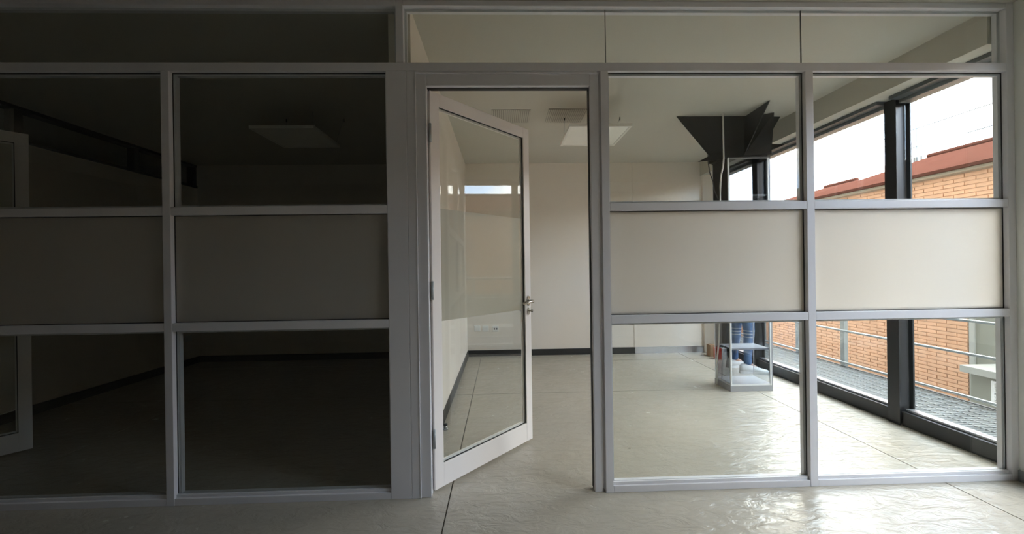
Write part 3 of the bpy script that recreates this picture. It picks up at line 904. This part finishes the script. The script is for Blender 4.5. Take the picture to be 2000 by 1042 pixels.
# ------------------------------------------------------------------ outside: brick building
FX = 6.0
bb = empty('brick_building', (FX + 1.5, 8.0, -3.5), label='orange brick building with red tiled roof across from the windows', cat='building')
FY0, FY1 = 2.745, 16.0
YN, ZB = -16.0, 0.62           # near end of the facade; the brick starts above the low block there
boxes('wall', [(FX + 0.012, FX + 4.0, FY0, FY1, -3.5, 2.36), (FX + 0.012, FX + 4.0, YN, FY0, ZB, 2.36)], M['mortar'], bb)
bl, bh, gap = 0.24, 0.052, 0.010
bricks = []
row = 0
z = -1.6
while z < 2.33:
    y0_ = FY0 if z < ZB else (0.0 if z < 1.0 else -6.0)
    yy = y0_ + (0 if row % 2 == 0 else -bl / 2)
    while yy < FY1:
        a, b_ = max(yy, y0_), min(yy + bl - gap, FY1)
        if b_ - a > 0.03:
            d = random.uniform(-0.003, 0.003)
            bricks.append((FX + d, FX + 0.013, a, b_, z, min(z + bh - gap, 2.35)))
        yy += bl
    z += bh
    row += 1
def brick_mesh(lst, o):
    vs_, fs_ = [], []
    for (x0, x1, y0, y1, z0, z1) in lst:
        n0 = len(vs_)
        vs_ += [(x - o.x, yv - o.y, zv - o.z) for zv in (z0, z1) for yv in (y0, y1) for x in (x0, x1)]
        fs_ += [tuple(n0 + i for i in q) for q in ((0, 2, 3, 1), (4, 5, 7, 6), (0, 1, 5, 4), (2, 6, 7, 3), (0, 4, 6, 2))]
    me = bpy.data.meshes.new('brick_courses')
    me.from_pydata(vs_, [], fs_)
    return me
link('brick_courses', brick_mesh(bricks, org(bb)), M['brick'], bb, kind='stuff')
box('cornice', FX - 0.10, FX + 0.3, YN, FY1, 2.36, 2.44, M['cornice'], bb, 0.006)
def hip_roof(y0, y1, zr, xr, hip):
    o = org(bb)
    P = [(FX - 0.14, y0, 2.44), (FX - 0.14, y1, 2.44), (2 * xr - FX + .14, y1, 2.44), (2 * xr - FX + .14, y0, 2.44), (xr, y0 + hip, zr), (xr, y1 - hip, zr)]
    Q = [(x, y_, z_ - (0.0 if i < 4 else 0)) for i, (x, y_, z_) in enumerate(P)]
    bm = bmesh.new()
    v = [bm.verts.new(Vector(q) - o) for q in Q]
    lo = [bm.verts.new(Vector((q[0], q[1], 2.40)) - o) for q in Q[:4]]
    bm.faces.new((v[0], v[1], v[5], v[4])); bm.faces.new((v[1], v[2], v[5])); bm.faces.new((v[2], v[3], v[4], v[5])); bm.faces.new((v[3], v[0], v[4]))
    for i in range(4):
        bm.faces.new((v[i], v[(i + 1) % 4], lo[(i + 1) % 4], lo[i]))
    bm.faces.new(lo)
    r = link('roof', to_mesh('roof', bm), M['roof'], bb)
    tube('ridge', [(xr, y0 + hip, zr + 0.01), (xr, y1 - hip, zr + 0.01)], 0.05, M['roof'], None, seg=8)
    rid = bpy.data.objects['ridge'] if 'ridge' in bpy.data.objects else None
    return r
def hip_roof2(y0, y1, zr, xr, hip):
    r = hip_roof(y0, y1, zr, xr, hip)
    for ob in list(COL.objects):
        if ob.name.startswith('ridge') and ob.parent is None:
            ob.parent = r
            ob.location = -org(bb)
hip_roof2(-16.0, 5.45, 3.16, 8.0, 0.55)
hip_roof2(5.45, 8.1, 3.06, 8.0, 0.9)
hip_roof2(8.1, 16.0, 2.90, 8.0, 0.9)

# grey block with ledge and louvre at the near end
gb = empty('rendered_block', (FX, 0.5, -3.5), label='grey rendered block with pale ledge and louvre, seen past the right post', cat='building')
box('wall', FX, FX + 3.0, -9.0, 2.66, -3.5, 0.615, M['block'], gb)
box('corner_strip', FX - 0.02, FX + 0.2, 2.66, 2.714, -3.5, 0.615, M['pale'], gb, 0.004)
box('plinth_wall', 5.58, FX, -9.0, 2.385, -3.5, -0.112, M['block'], gb)
box('ledge', 5.50, FX, -9.0, 2.430, -0.112, -0.030, M['pale'], gb, 0.006)
lv = ring_x('louvre', 1.55, 2.175, -0.43, -0.150, 5.555, 5.580, 0.028, M['white'], gb)
for k in range(6):
    zz = -0.395 + k * 0.038
    s = box('slat', 5.558, 5.576, 1.578, 2.147, zz, zz + 0.020, M['white'], lv)
    s.location -= Vector((0, 0, 0))

# utility pole with wires
up = empty('utility_pole', (10.6, 7.45, -3.5), label='thin utility pole with wires behind the brick building roof', cat='pole')
tube('pole', [(10.6, 7.40, -3.5), (10.6, 7.50, 8.0)], [0.06, 0.045], M['black'], up, seg=10)
tube('conduit', [(10.6, 7.26, -3.5), (10.6, 7.36, 7.6)], 0.02, M['black'], up, seg=8)
box('crossarm', 10.55, 10.65, 6.9, 8.0, 6.4, 6.5, M['black'], up)
tube('wire', [(10.66, -8, 4.61), (10.66, 7.4, 4.61), (10.66, 24, 4.66)], 0.012, M['black'], up, seg=6)
tube('wire', [(10.66, -8, 4.15), (10.66, 7.4, 4.13), (10.66, 24, 4.20)], 0.012, M['black'], up, seg=6)

boxes('ground', [(3.4, 60, -40, 60, -3.7, -3.5)], M['ground'], None,
      label='street level far below the walkway', cat='ground', kind='structure')
